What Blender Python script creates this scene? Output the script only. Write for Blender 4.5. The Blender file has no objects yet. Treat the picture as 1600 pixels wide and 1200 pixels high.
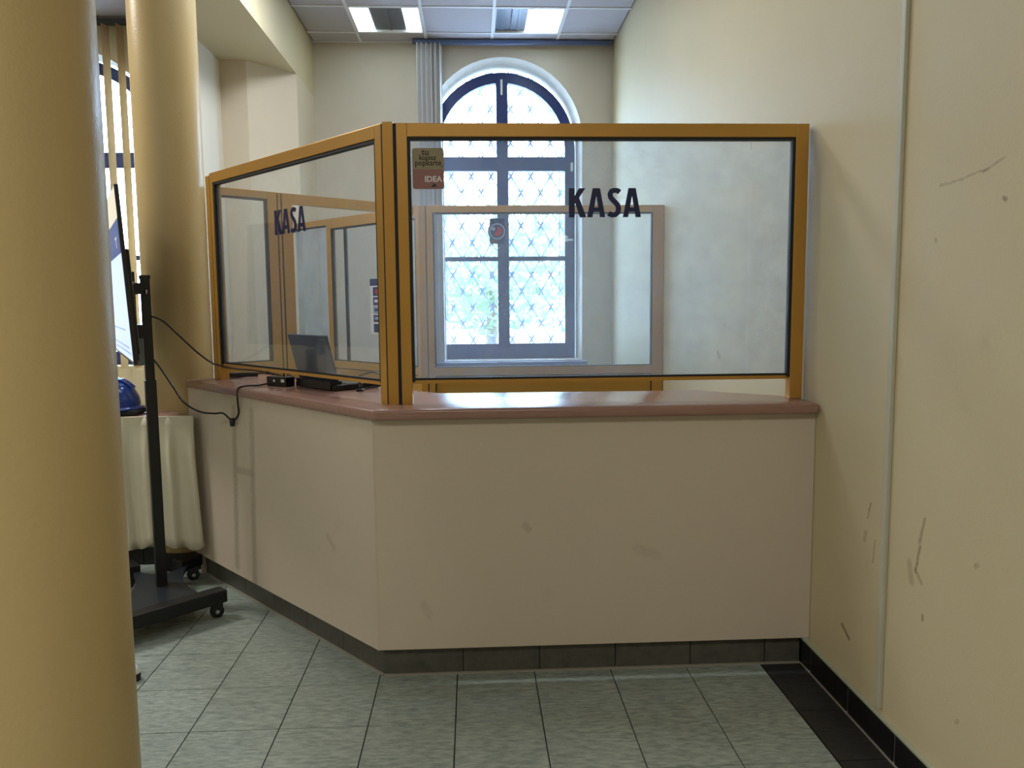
import bpy, bmesh, math, random
from mathutils import Vector, Matrix
random.seed(4)
S = bpy.context.scene
COL = S.collection
def lin(r, g, b):
    f = lambda c: (c/255/12.92) if c/255 <= .04045 else ((c/255+.055)/1.055)**2.4
    return (f(r), f(g), f(b), 1)

# ------------------------------------------------------------------ camera
H = 1.45
yaw, pit, rol = math.radians(2.8), math.radians(5.92), math.radians(.52)
fw = Vector((math.sin(yaw)*math.cos(pit), math.cos(yaw)*math.cos(pit), -math.sin(pit)))
r0 = Vector((math.cos(yaw), -math.sin(yaw), 0)); d0 = fw.cross(r0)
rt = math.cos(rol)*r0 + math.sin(rol)*d0
dn = -math.sin(rol)*r0 + math.cos(rol)*d0
cam = bpy.data.cameras.new('camera'); camo = bpy.data.objects.new('camera', cam); COL.objects.link(camo)
M4 = Matrix.Identity(4)
for i in range(3):
    M4[i][0] = rt[i]; M4[i][1] = -dn[i]; M4[i][2] = -fw[i]
M4[2][3] = H
camo.matrix_world = M4
cam.sensor_width = 36; cam.lens = 36*1240/1600; cam.clip_start = .05; cam.clip_end = 200
S.camera = camo

# ------------------------------------------------------------------ world, lights, exposure
S.view_settings.view_transform = 'Standard'
S.view_settings.look = 'None'
S.view_settings.exposure = .56
S.view_settings.gamma = 1
S.view_settings.use_curve_mapping = False
S.cycles.caustics_reflective = False; S.cycles.caustics_refractive = False; S.cycles.sample_clamp_indirect = 6; S.cycles.transparent_max_bounces = 24
W = bpy.data.worlds.new('sky'); S.world = W; W.use_nodes = True
bg = W.node_tree.nodes['Background']
bg.inputs[0].default_value = (.50, .73, 1, 1); bg.inputs[1].default_value = 16.0
def area(name, loc, size, power, color, rot):
    l = bpy.data.lights.new(name, 'AREA'); l.shape = 'RECTANGLE'; l.size, l.size_y = size
    l.energy = power; l.color = color
    o = bpy.data.objects.new(name, l); o.location = loc; o.rotation_euler = rot; COL.objects.link(o)
    return o
sun = bpy.data.lights.new('sun', 'SUN'); sun.energy = 5; sun.angle = math.radians(2); sun.color = (1, .95, .85)
so = bpy.data.objects.new('sun', sun); so.rotation_euler = (math.radians(50), 0, math.radians(-25)); COL.objects.link(so)
area('hall_lamp', (-.3, -1.6, 3.7), (2.4, .5), 40, (1, .97, .90), (0, 0, 0))
area('hall_lamp', (-3.6, -1.2, 3.7), (2.4, .5), 56, (1, .97, .90), (0, 0, 0))
area('bay_fill', (-3.4, 4.2, 3.7), (1.2, .5), 56, (1, .97, .90), (0, 0, 0))  # unseen fill light added to brighten the left bay and far column
area('booth_fill', (-.35, 3.7, 3.74), (1.5, .56), 9, (.90, .96, 1), (0, 0, 0))  # fill light added above the counter, not a visible fixture
area('booth_fill', (-.6, 5.1, 3.74), (.56, .56), 30, (.90, .96, 1), (0, 0, 0))  # second added fill, lifts the niche and the back wall

# ------------------------------------------------------------------ materials
MATS = {}
def nt(name):
    m = bpy.data.materials.new(name); m.use_nodes = True
    n = m.node_tree; b = n.nodes['Principled BSDF']
    MATS[name] = m
    return m, n, b
def node(n, t, **k):
    x = n.nodes.new(t)
    for a, v in k.items(): setattr(x, a, v)
    return x
def ramp_mix(n, fac, a, b):
    mx = node(n, 'ShaderNodeMix', data_type='RGBA')
    if hasattr(fac, 'links'): n.links.new(fac, mx.inputs[0])
    else: mx.inputs[0].default_value = fac
    for s, i in ((a, 6), (b, 7)):
        if hasattr(s, 'links'): n.links.new(s, mx.inputs[i])
        else: mx.inputs[i].default_value = s
    return mx.outputs[2]
def math_n(n, op, a, b=None, c=None, clamp=False):
    x = node(n, 'ShaderNodeMath', operation=op); x.use_clamp = clamp
    for i, v in enumerate((a, b, c)):
        if v is None: continue
        if hasattr(v, 'links'): n.links.new(v, x.inputs[i])
        else: x.inputs[i].default_value = v
    return x.outputs[0]
def vmath(n, op, a, b=None, out=0):
    x = node(n, 'ShaderNodeVectorMath', operation=op)
    for i, v in enumerate((a, b)):
        if v is None: continue
        if hasattr(v, 'links'): n.links.new(v, x.inputs[i])
        else: x.inputs[i].default_value = v
    return x.outputs['Value'] if out else x.outputs[0]
def noise(n, scale, detail=4, vec=None, rough=.55, out='Fac'):
    x = node(n, 'ShaderNodeTexNoise'); x.inputs['Scale'].default_value = scale
    x.inputs['Detail'].default_value = detail; x.inputs['Roughness'].default_value = rough
    if vec is not None: n.links.new(vec, x.inputs['Vector'])
    return x.outputs[out]
def plain(name, col, rough=.5, metal=0, spec=.5, var=.06, scale=12, bump=0, bscale=60, coat=0):
    m, n, b = nt(name)
    tc = node(n, 'ShaderNodeTexCoord').outputs['Object']
    f = noise(n, scale, 4, tc)
    d = tuple(c*(1-var) for c in col[:3])+(1,); e = tuple(min(1, c*(1+var)) for c in col[:3])+(1,)
    n.links.new(ramp_mix(n, f, d, e), b.inputs['Base Color'])
    b.inputs['Roughness'].default_value = rough; b.inputs['Metallic'].default_value = metal
    b.inputs['Specular IOR Level'].default_value = spec
    b.inputs['Coat Weight'].default_value = coat
    if bump:
        bp = node(n, 'ShaderNodeBump'); bp.inputs['Strength'].default_value = bump; bp.inputs['Distance'].default_value = .01
        n.links.new(noise(n, bscale, 3, tc), bp.inputs['Height']); n.links.new(bp.outputs[0], b.inputs['Normal'])
    return m
def emis(name, col, strength):
    m, n, b = nt(name)
    b.inputs['Base Color'].default_value = (.8, .8, .8, 1)
    b.inputs['Emission Color'].default_value = col; b.inputs['Emission Strength'].default_value = strength
    return m
def paint(name, col, stains=(), rough=.55, var=.05, bump=.05, dirt=None):
    """stains: (point a, point b, width, darkness, colour)"""
    m, n, b = nt(name)
    tc = node(n, 'ShaderNodeTexCoord').outputs['Object']
    f = noise(n, 1.7, 6, tc, .6)
    d = tuple(c*(1-var) for c in col[:3])+(1,); e = tuple(min(1, c*(1+var)) for c in col[:3])+(1,)
    c = ramp_mix(n, f, d, e)
    g = noise(n, 160, 2, tc)
    c = ramp_mix(n, math_n(n, 'MULTIPLY', g, .12), c, tuple(x*.6 for x in col[:3])+(1,))
    if dirt:
        q = noise(n, 5, 8, tc, .7)
        mk = math_n(n, 'MULTIPLY', math_n(n, 'SUBTRACT', q, .62, clamp=True), dirt, clamp=True)
        c = ramp_mix(n, mk, c, tuple(x*.45 for x in col[:3])+(1,))
    if stains:
        wob = node(n, 'ShaderNodeTexNoise'); wob.inputs['Scale'].default_value = 22; wob.inputs['Detail'].default_value = 4
        n.links.new(tc, wob.inputs['Vector'])
        w0 = vmath(n, 'SUBTRACT', wob.outputs['Color'], (.5, .5, .5))
        wsc = node(n, 'ShaderNodeVectorMath', operation='SCALE'); n.links.new(w0, wsc.inputs[0]); wsc.inputs[3].default_value = .02
        pos = vmath(n, 'ADD', tc, wsc.outputs[0])
        grain = noise(n, 70, 3, tc)
        for a, bb, w, s, sc in stains:
            a = Vector(a); ab = Vector(bb)-a; l2 = max(ab.length_squared, 1e-6)
            pa = vmath(n, 'SUBTRACT', pos, tuple(a))
            t = math_n(n, 'DIVIDE', vmath(n, 'DOT_PRODUCT', pa, tuple(ab), 1), l2, clamp=True)
            sc_ = node(n, 'ShaderNodeVectorMath', operation='SCALE'); sc_.inputs[0].default_value = tuple(ab); n.links.new(t, sc_.inputs[3])
            dist = vmath(n, 'LENGTH', vmath(n, 'SUBTRACT', pa, sc_.outputs[0]), None, 1)
            mr = node(n, 'ShaderNodeMapRange', interpolation_type='SMOOTHSTEP')
            n.links.new(dist, mr.inputs[0]); mr.inputs[1].default_value = w*.3; mr.inputs[2].default_value = w
            mr.inputs[3].default_value = s; mr.inputs[4].default_value = 0
            fac = math_n(n, 'MULTIPLY', mr.outputs[0], math_n(n, 'MULTIPLY_ADD', grain, 1.0, .4), clamp=True)
            c = ramp_mix(n, fac, c, sc)
    n.links.new(c, b.inputs['Base Color'])
    b.inputs['Roughness'].default_value = rough
    b.inputs['Specular IOR Level'].default_value = .3
    bp = node(n, 'ShaderNodeBump'); bp.inputs['Strength'].default_value = bump; bp.inputs['Distance'].default_value = .01
    n.links.new(noise(n, 90, 3, tc), bp.inputs['Height']); n.links.new(bp.outputs[0], b.inputs['Normal'])
    return m
def glass(name, tint, veil, veil_col=(.8, .85, .95, 1), ior=1.45):  # diffuse haze mixed in, paints the veil of the reflected hall
    m = bpy.data.materials.new(name); m.use_nodes = True; n = m.node_tree; n.nodes.clear(); MATS[name] = m
    out = node(n, 'ShaderNodeOutputMaterial'); tr = node(n, 'ShaderNodeBsdfTransparent'); tr.inputs[0].default_value = tint
    gl = node(n, 'ShaderNodeBsdfGlossy'); gl.inputs['Roughness'].default_value = .02
    di = node(n, 'ShaderNodeBsdfDiffuse'); di.inputs[0].default_value = veil_col
    tl = node(n, 'ShaderNodeBsdfTranslucent'); tl.inputs[0].default_value = veil_col
    ge = node(n, 'ShaderNodeNewGeometry')
    cosn = math_n(n, 'ABSOLUTE', vmath(n, 'DOT_PRODUCT', ge.outputs['Incoming'], ge.outputs['Normal'], 1))
    r0_ = ((ior-1)/(ior+1))**2
    fres = math_n(n, 'MULTIPLY_ADD', math_n(n, 'POWER', math_n(n, 'SUBTRACT', 1.0, cosn, clamp=True), 5.0), 1-r0_, r0_, clamp=True)
    m0 = node(n, 'ShaderNodeMixShader'); m0.inputs[0].default_value = .5
    n.links.new(di.outputs[0], m0.inputs[1]); n.links.new(tl.outputs[0], m0.inputs[2])
    tcc = node(n, 'ShaderNodeTexCoord').outputs['Object']
    m1 = node(n, 'ShaderNodeMixShader')
    n.links.new(math_n(n, 'MULTIPLY', noise(n, 6, 5, tcc, .65), veil*2), m1.inputs[0])
    n.links.new(tr.outputs[0], m1.inputs[1]); n.links.new(m0.outputs[0], m1.inputs[2])
    m2 = node(n, 'ShaderNodeMixShader'); n.links.new(fres, m2.inputs[0])
    n.links.new(m1.outputs[0], m2.inputs[1]); n.links.new(gl.outputs[0], m2.inputs[2]); n.links.new(m2.outputs[0], out.inputs[0])
    return m

CREAM = lin(208, 194, 160)
dk = lin(120, 100, 70); br = lin(110, 82, 50); gy = lin(150, 140, 118)
X0 = 1.31
wall_paint = paint('cream_wall_paint', CREAM)
stains_r = [((X0, 2.514, .775), (X0, 2.528, .72), .007, .65, br), ((X0, 2.20, .81), (X0, 2.225, .73), .010, .45, br),
            ((X0, 2.218, .72), (X0, 2.235, .64), .009, .55, br), ((X0, 2.235, .645), (X0, 2.203, .615), .010, .4, br),
            ((X0, 2.27, .65), (X0, 2.255, .60), .022, .35, dk), ((X0, 2.682, .285), (X0, 2.628, .258), .012, .8, br),
            ((X0, 2.476, .66), (X0, 2.488, .58), .007, .5, dk), ((X0, 2.54, .67), (X0, 2.545, .64), .013, .4, dk),
            ((X0, 2.20, 1.762), (X0, 1.99, 1.775), .006, .35, br), ((X0, 2.01, 1.772), (X0, 1.93, 1.79), .006, .35, br), ((X0, 1.927, 1.695), (X0, 1.917, 1.69), .010, .6, dk),
            ((X0, 2.211, 1.613), (X0, 2.208, 1.61), .010, .4, dk), ((X0, 3.737, 2.175), (X0, 3.737, 2.15), .007, .8, dk),
            ((X0, 4.081, 1.319), (X0, 4.082, 1.318), .010, .9, dk), ((X0, 4.19, 1.17), (X0, 4.15, 1.145), .016, .5, dk),
            ((X0, 2.188, .52), (X0, 2.19, .51), .010, .6, dk), ((X0, 1.95, .75), (X0, 1.96, .745), .01, .4, dk), ((X0, 2.0, .3), (X0, 2.01, .29), .01, .4, dk)]
back_paint = paint('pale_cream_wall_paint', lin(206, 196, 182))
niche_paint = paint('lightened_niche_paint', lin(230, 224, 212))  # whitened to put the brightness of the lit niche into the colour
pier_paint = paint('lightened_pier_paint', lin(216, 202, 180))  # pier colour raised likewise, in place of more light
wall_right_paint = paint('scuffed_cream_wall_paint', CREAM, stains_r, dirt=1.2)
col_paint = paint('cream_gloss_column_paint', lin(194, 170, 122), rough=.32, bump=.12)
lin_white = paint('white_plaster', lin(222, 214, 206))
uL = Vector((-.656, .755, 0)); nL = Vector((.755, .656, 0))
C0 = Vector((-.379, 2.95, 0))                                        # counter panel corner
pl = lambda s, z: tuple(C0+uL*s+Vector((0, 0, z)))
ghost = lin(150, 140, 118)
stains_p = [(pl(1.175, .95), pl(1.215, .17), .036, .55, ghost), (pl(.99, .95), pl(1.03, .14), .034, .5, ghost),
            (pl(1.16, .655), pl(1.0, .66), .026, .45, ghost), (pl(.35, .5), pl(.3, .46), .02, .2, dk)]
panel_paint = paint('cream_counter_laminate', lin(206, 193, 176), stains_p, rough=.5, var=.04, dirt=1.0)
front_paint = paint('cream_counter_front_laminate', lin(206, 193, 176),
                    [((.19, 2.95, .60), (.2, 2.95, .585), .02, .3, dk), ((.62, 2.95, .50), (.7, 2.95, .47), .03, .15, dk), ((-.2, 2.95, .3), (-.18, 2.95, .25), .02, .15, dk)], rough=.5, var=.04, dirt=1.2)
yellow = plain('gold_anodised_aluminium', lin(192, 144, 66), rough=.34, metal=.35, var=.04)
gasket = plain('black_rubber_gasket', lin(16, 17, 24), rough=.6)
black = plain('black_powder_coat', lin(13, 14, 18), rough=.42, bump=.03)
blackp = plain('black_plastic', lin(18, 19, 23), rough=.35)
darkgrey = plain('dark_grey_steel', lin(74, 78, 80), rough=.4, metal=.5)
steel = plain('bright_steel', lin(190, 190, 190), rough=.25, metal=.9)
wtop = None
def wood():
    m, n, b = nt('pink_beech_laminate')
    tc = node(n, 'ShaderNodeTexCoord').outputs['Object']
    mp = node(n, 'ShaderNodeMapping'); mp.inputs['Scale'].default_value = (3, 40, 40); n.links.new(tc, mp.inputs[0])
    f = noise(n, 3, 5, mp.outputs[0])
    n.links.new(ramp_mix(n, f, lin(136, 102, 92), lin(166, 130, 118)), b.inputs['Base Color'])
    b.inputs['Roughness'].default_value = .22; b.inputs['Specular IOR Level'].default_value = .6
    return m
wtop = wood()
def slate(name, c1, c2, bump=.9, rough=.5):
    m, n, b = nt(name)
    oi = node(n, 'ShaderNodeObjectInfo')
    tc = node(n, 'ShaderNodeTexCoord').outputs['Object']
    off = node(n, 'ShaderNodeVectorMath', operation='SCALE'); off.inputs[0].default_value = (7, 13, 5); n.links.new(oi.outputs['Random'], off.inputs[3])
    p = vmath(n, 'ADD', tc, off.outputs[0])
    mp = node(n, 'ShaderNodeMapping'); mp.inputs['Rotation'].default_value = (0, 0, .9); mp.inputs['Scale'].default_value = (1, 3.2, 1); n.links.new(p, mp.inputs[0])
    f = noise(n, 22, 6, mp.outputs[0], .62)
    g = noise(n, 4, 3, p)
    c = ramp_mix(n, math_n(n, 'MULTIPLY_ADD', math_n(n, 'SUBTRACT', f, .5), 2.3, .5, clamp=True), c1, c2)
    dark = tuple(x*.8 for x in c1[:3])+(1,)
    c = ramp_mix(n, math_n(n, 'MULTIPLY', g, .5), c, dark)
    n.links.new(c, b.inputs['Base Color']); b.inputs['Roughness'].default_value = rough
    bp = node(n, 'ShaderNodeBump'); bp.inputs['Strength'].default_value = bump; bp.inputs['Distance'].default_value = .006
    n.links.new(f, bp.inputs['Height']); n.links.new(bp.outputs[0], b.inputs['Normal'])
    return m
tile_m = slate('grey_slate_tile', lin(118, 130, 122), lin(188, 198, 188))
dtile_m = slate('charcoal_slate_tile', lin(30, 31, 32), lin(52, 53, 54), .35)
kick_m = slate('dark_grey_plinth_tile', lin(72, 72, 66), lin(98, 96, 86), .15, .45)
base_m = slate('black_skirting_tile', lin(14, 14, 16), lin(28, 28, 30), .1, .35)
grout = plain('grey_grout', lin(66, 66, 62), rough=.9)
lightgrout = plain('pale_sealant', lin(150, 146, 134), rough=.7)
trim_pale = plain('pale_green_trim', lin(176, 182, 160), rough=.5)
conduit_m = plain('white_cable_duct', lin(188, 186, 168), rough=.45)
ceil_m = plain('mineral_ceiling_tile', lin(186, 180, 186), rough=.9, bump=.2, bscale=150)
tbar_m = plain('white_ceiling_grid', lin(226, 226, 230), rough=.4)
tube_on = emis('lit_lamp_diffuser', (.80, 1, .99, 1), 4)
louver = plain('lamp_reflector_louvre', lin(92, 98, 112), rough=.3, metal=.6)
frame_m = plain('navy_window_frame', lin(34, 52, 108), rough=.35)
sill_m = plain('slate_blue_sill', lin(88, 104, 146), rough=.3)
iron = plain('glare_paled_iron', lin(190, 206, 234), rough=.5)  # paleness painted in for the window glare blooming over the bars
blind_m = plain('grey_white_blind_fabric', lin(222, 220, 222), rough=.8)
def translucent(name, col, tcol):
    m, n, b = nt(name)
    tl = node(n, 'ShaderNodeBsdfTranslucent'); tl.inputs[0].default_value = tcol
    mx = node(n, 'ShaderNodeMixShader'); mx.inputs[0].default_value = .28
    b.inputs['Base Color'].default_value = col; b.inputs['Roughness'].default_value = .8
    n.links.new(b.outputs[0], mx.inputs[1]); n.links.new(tl.outputs[0], mx.inputs[2])
    n.links.new(mx.outputs[0], n.nodes['Material Output'].inputs[0])
    return m
blind_beige = translucent('beige_blind_fabric', lin(216, 190, 148), lin(226, 206, 166))
cloth = plain('cream_cotton_cloth', lin(212, 206, 184), rough=.9, bump=.1, bscale=300)
navy = plain('navy_vinyl_lettering', lin(10, 26, 80), rough=.4)
laptop_m = plain('dark_blue_laptop_plastic', lin(16, 28, 56), rough=.45)
helmet_m = plain('glossy_blue_plastic', lin(22, 62, 148), rough=.15, coat=.5)
glass_m = glass('partition_glass', (.93, .95, .97, 1), .15, (.62, .78, 1, 1))  # strong bluish veil, painted haze of reflections on the pane
clear_glass_m = glass('clear_partition_glass', (.96, .975, .98, 1), .05)
wglass_m = glass('window_glass', (.97, .98, 1, 1), .01)
white_p = plain('white_plastic', lin(230, 232, 232), rough=.35)
leaf_m = translucent('pale_green_foliage', lin(140, 160, 130), lin(160, 184, 130))
bark_m = plain('grey_bark', lin(120, 108, 92), rough=.9, bump=.4, bscale=30)
ground_m = plain('pale_paving', lin(196, 196, 196), rough=.9)
facade_m = plain('pale_facade_render', lin(226, 222, 210), rough=.9)

# ------------------------------------------------------------------ mesh helpers
class MB:
    def __init__(s): s.v = []; s.f = []
    def add(s, vs, fs):
        k = len(s.v); s.v += [tuple(v) for v in vs]; s.f += [tuple(i+k for i in f) for f in fs]; return s
    def box(s, x0, x1, y0, y1, z0, z1, bev=0):
        return s.obox(Vector((0, 0, 0)), Vector((1, 0, 0)), Vector((0, 1, 0)), x0, x1, y0, y1, z0, z1, bev)
    def obox(s, p, u, n, a0, a1, b0, b1, z0, z1, bev=0, w=Vector((0, 0, 1))):
        p = Vector(p); u = Vector(u); n = Vector(n); w = Vector(w)
        bm = bmesh.new(); cs = []
        for z in (z0, z1):
            for a, b in ((a0, b0), (a1, b0), (a1, b1), (a0, b1)): cs.append(bm.verts.new(p+u*a+n*b+w*z))
        for q in ((3, 2, 1, 0), (4, 5, 6, 7), (0, 1, 5, 4), (1, 2, 6, 5), (2, 3, 7, 6), (3, 0, 4, 7)): bm.faces.new([cs[i] for i in q])
        if bev: bmesh.ops.bevel(bm, geom=list(bm.edges), offset=bev, segments=2, affect='EDGES', profile=.6)
        s.bm(bm); return s
    def bm(s, bm):
        bm.verts.ensure_lookup_table()
        bmesh.ops.recalc_face_normals(bm, faces=bm.faces)
        bm.verts.index_update()
        s.add([v.co.copy() for v in bm.verts], [[v.index for v in f.verts] for f in bm.faces]); bm.free(); return s
    def prism(s, pts, z0, z1, bev=0):
        bm = bmesh.new()
        a = [bm.verts.new((x, y, z0)) for x, y in pts]; b = [bm.verts.new((x, y, z1)) for x, y in pts]
        n = len(pts); bm.faces.new(a[::-1]); bm.faces.new(b)
        for i in range(n): bm.faces.new((a[i], a[(i+1) % n], b[(i+1) % n], b[i]))
        if bev: bmesh.ops.bevel(bm, geom=list(bm.edges), offset=bev, segments=3, affect='EDGES', profile=.5)
        return s.bm(bm)
    def loop_prism(s, outer, inner, mapf, d0, d1):
        """ring between two outlines of the same count; mapf(a,b,depth)->xyz"""
        n = len(outer); vs = []
        for d in (d0, d1):
            vs += [mapf(a, b, d) for a, b in outer]; vs += [mapf(a, b, d) for a, b in inner]
        fs = []
        for i in range(n):
            j = (i+1) % n
            fs += [(i, j, n+j, n+i), (2*n+i, 3*n+i, 3*n+j, 2*n+j), (i, 2*n+i, 2*n+j, j), (n+i, n+j, 3*n+j, 3*n+i)]
        return s.add(vs, fs)
    def poly(s, pts2, mapf, d0, d1):
        n = len(pts2); vs = [mapf(a, b, d0) for a, b in pts2]+[mapf(a, b, d1) for a, b in pts2]
        fs = [tuple(range(n)), tuple(range(2*n-1, n-1, -1))]+[(i, n+i, n+(i+1) % n, (i+1) % n) for i in range(n)]
        return s.add(vs, fs)
    def tube(s, pts, r, k=8, smooth=6):
        pts = [Vector(p) for p in pts]
        if smooth and len(pts) > 2:
            q = []
            for i in range(len(pts)-1):
                a = pts[max(i-1, 0)]; b = pts[i]; c = pts[i+1]; d = pts[min(i+2, len(pts)-1)]
                for t in range(smooth):
                    t /= smooth
                    q.append(.5*((2*b)+(c-a)*t+(2*a-5*b+4*c-d)*t*t+(-a+3*b-3*c+d)*t**3))
            pts = q+[pts[-1]]
        vs = []; fs = []
        up = Vector((0, 0, 1)); last = None
        for i, p in enumerate(pts):
            t = (pts[min(i+1, len(pts)-1)]-pts[max(i-1, 0)]).normalized()
            if last is None:
                x = t.cross(up)
                if x.length < .1: x = t.cross(Vector((1, 0, 0)))
            else: x = last-t*last.dot(t)
            x.normalize(); y = t.cross(x); last = x
            rr = r[i] if isinstance(r, list) else r
            vs += [p+x*math.cos(2*math.pi*j/k)*rr+y*math.sin(2*math.pi*j/k)*rr for j in range(k)]
        for i in range(len(pts)-1):
            for j in range(k): fs.append((i*k+j, i*k+(j+1) % k, (i+1)*k+(j+1) % k, (i+1)*k+j))
        fs += [tuple(range(k-1, -1, -1)), tuple(range((len(pts)-1)*k, len(pts)*k))]
        return s.add(vs, fs)
    def lathe(s, prof, c, k=24, a0=0, a1=2*math.pi):
        vs = []; fs = []; m = len(prof)
        full = abs(a1-a0-2*math.pi) < 1e-6; kk = k if full else k+1
        for j in range(kk):
            t = a0+(a1-a0)*j/k
            vs += [(c[0]+r*math.cos(t), c[1]+r*math.sin(t), c[2]+z) for r, z in prof]
        for j in range(k):
            jn = (j+1) % kk
            for i in range(m-1): fs.append((j*m+i, jn*m+i, jn*m+i+1, j*m+i+1))
        return s.add(vs, fs)
def root_of(o):
    v = Vector((0, 0, 0))
    while o is not None: v = v+o.location; o = o.parent
    return v
def obj(name, mb, mat, parent=None, smooth=False, kind=None, loc=None):
    me = bpy.data.meshes.new(name)
    off = root_of(parent)
    if loc is not None: off = Vector(loc)
    me.from_pydata([tuple(Vector(v)-off) for v in mb.v], [], mb.f); me.update()
    bm = bmesh.new(); bm.from_mesh(me); bmesh.ops.recalc_face_normals(bm, faces=bm.faces); bm.to_mesh(me); bm.free()
    if smooth:
        for p in me.polygons: p.use_smooth = True
        if smooth != 'all':
            try: me.set_sharp_from_angle(angle=math.radians(40))
            except Exception: pass
    me.materials.append(mat)
    o = bpy.data.objects.new(name, me); COL.objects.link(o)
    if parent: o.parent = parent
    if loc is not None: o.location = Vector(loc)-root_of(parent)
    if kind: o['kind'] = kind
    return o
def tag(o, label, cat, group=None):
    o['label'] = label; o['category'] = cat
    if group: o['group'] = group
    return o
def thing(name, label, cat, loc=(0, 0, 0), group=None):
    o = bpy.data.objects.new(name, None); COL.objects.link(o); o.location = loc
    o.empty_display_size = .1
    return tag(o, label, cat, group)
def struct(name, mb, mat, parent=None, smooth=False):
    o = obj(name, mb, mat, parent, smooth)
    if parent is None: o['kind'] = 'structure'
    return o
def copy(o, loc, parent=None):
    c = o.copy(); COL.objects.link(c); c.parent = parent; c.location = loc; return c
V = Vector
def arch(cx, hw, z0, zs, n=24):
    """closed outline: bottom-left, bottom-right, up, over the arch, down"""
    p = [(cx-hw, z0), (cx+hw, z0)]
    for i in range(n+1):
        t = math.pi*i/n
        p.append((cx+hw*math.cos(t), zs+hw*math.sin(t)))
    return p

# ------------------------------------------------------------------ room shell
ZC = 3.776
f = MB().box(-6, 1.5, -5, 8.0, -.2, -.012)
floor = struct('floor', f, grout)
TX, TY = .302, .308
t0 = obj('tile', MB().obox(V((0, 0, 0)), V((1, 0, 0)), V((0, 1, 0)), .002, TX-.002, .002, TY-.002, -.012, 0, .0012), tile_m, floor)
first = True
xs = [1.13-TX*(i+1) for i in range(12)]
ys = [2.006-.308*2+TY*j for j in range(12)]
for i, x in enumerate(xs):
    for j, y in enumerate(ys):
        if x+TX > -.36 and y > 3.35: continue
        if first: t0.location = (x, y, 0); first = False
        else: copy(t0, (x, y, 0), floor)
d0_ = obj('tile', MB().box(.002, .178, .002, TY-.002, -.012, 0, .0012), dtile_m, floor); d0_['label'] = 'charcoal border tile'
for j in range(6):
    if j == 0: d0_.location = (1.132, ys[0], 0)
    else: copy(d0_, (1.132, ys[j], 0), floor)
# floor finish where single tiles are out of sight
obj('floor_finish', MB().box(-6, 1.31, -5, ys[0]-.002, -.012, 0).box(-6, xs[-1]-.002, ys[0], 8, -.012, 0).box(xs[-1], 1.31, ys[-1]+TY, 8, -.012, 0), tile_m, floor)

wr = struct('wall_right', MB().box(X0, 1.5, -5, 8, -.012, 4.0), wall_right_paint)
br_ = struct('baseboard_right', MB().box(X0-.012, X0, 1.0, 2.985, 0, .1), grout)
k0 = obj('tile', MB().box(X0-.016, X0-.004, .002, .298, .004, .096, .001), base_m, br_, loc=(0, 0, 0))
for j in range(6):
    y = 2.60-.31*(j-1)
    if j == 0: k0.location = (0, y, 0)
    else: copy(k0, (0, y, 0), br_)
obj('top_trim', MB().box(X0-.014, X0, 1.0, 2.985, .097, .107, .002), trim_pale, br_)
obj('sealant', MB().box(X0-.02, X0-.012, 1.0, 2.985, 0, .005), lightgrout, br_)
cd = struct('trim_1', MB().box(X0-.014, X0, 2.392, 2.416, .125, ZC, .003), conduit_m)
cd['label'] = 'white cable duct running up the right wall'
struct('trim_2', MB().box(X0-.018, X0-.002, 7.415, 7.435, 0, ZC), conduit_m)

# back wall with arched opening
CXW, ZSW = .305, 2.93
def wall_with_arch(mb, x0, x1, y0, y1, ztop, cx, hw, z0, zs, hw2):
    """wall between y0 (room side) and y1, opening hw at the room side, hw2 behind"""
    n = 24
    for y, h in ((y0, hw), (y1, hw2)):
        out = arch(cx, h, z0, zs, n); k = len(mb.v)
        # left, right, below, above strips
        mb.add([(x0, y, 0), (cx-h, y, 0), (cx-h, y, ztop), (x0, y, ztop)], [(0, 1, 2, 3)])
        mb.add([(cx+h, y, 0), (x1, y, 0), (x1, y, ztop), (cx+h, y, ztop)], [(0, 1, 2, 3)])
        mb.add([(cx-h, y, 0), (cx+h, y, 0), (cx+h, y, z0), (cx-h, y, z0)], [(0, 1, 2, 3)])
        a = out[2:]
        for i in range(n):
            mb.add([(a[i][0], y, a[i][1]), (a[i+1][0], y, a[i+1][1]), (a[i+1][0], y, ztop), (a[i][0], y, ztop)], [(0, 1, 2, 3)])
    A = arch(cx, hw, z0, zs, n); B = arch(cx, hw2, z0, zs, n); m = len(A)
    mb.add([(p[0], y0, p[1]) for p in A]+[(p[0], y1, p[1]) for p in B], [(i, (i+1) % m, m+(i+1) % m, m+i) for i in range(m)])
    return mb
wb = struct('wall_back', wall_with_arch(MB(), -2.1, X0, 7.45, 7.78, 4.0, CXW, .725, .90, ZSW, .70), back_paint)
for p in wb.data.polygons: p.use_smooth = False
# left bay wall with its own arched window
CXL, YL = -3.30, 6.95
wl = struct('wall_left_bay', wall_with_arch(MB(), -6, -1.98, YL, YL+.3, 4.0, CXL, .70, .93, 2.86, .68), wall_paint)
# dividing wall: niche, pier and bulkhead
struct('wall_left', MB().box(-1.985, -1.90, 5.0, 7.45, 0, 4.0), niche_paint)
struct('wall_left_pier', MB().prism([(-1.9, 6.37), (-1.70, 6.37), (-1.395, 6.72), (-1.395, 7.45), (-1.9, 7.45)], 0, 3.30), pier_paint)
struct('wall_left_bulkhead', MB().box(-1.985, -1.395, 4.42, 7.45, 3.30, 4.0), wall_paint)
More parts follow.
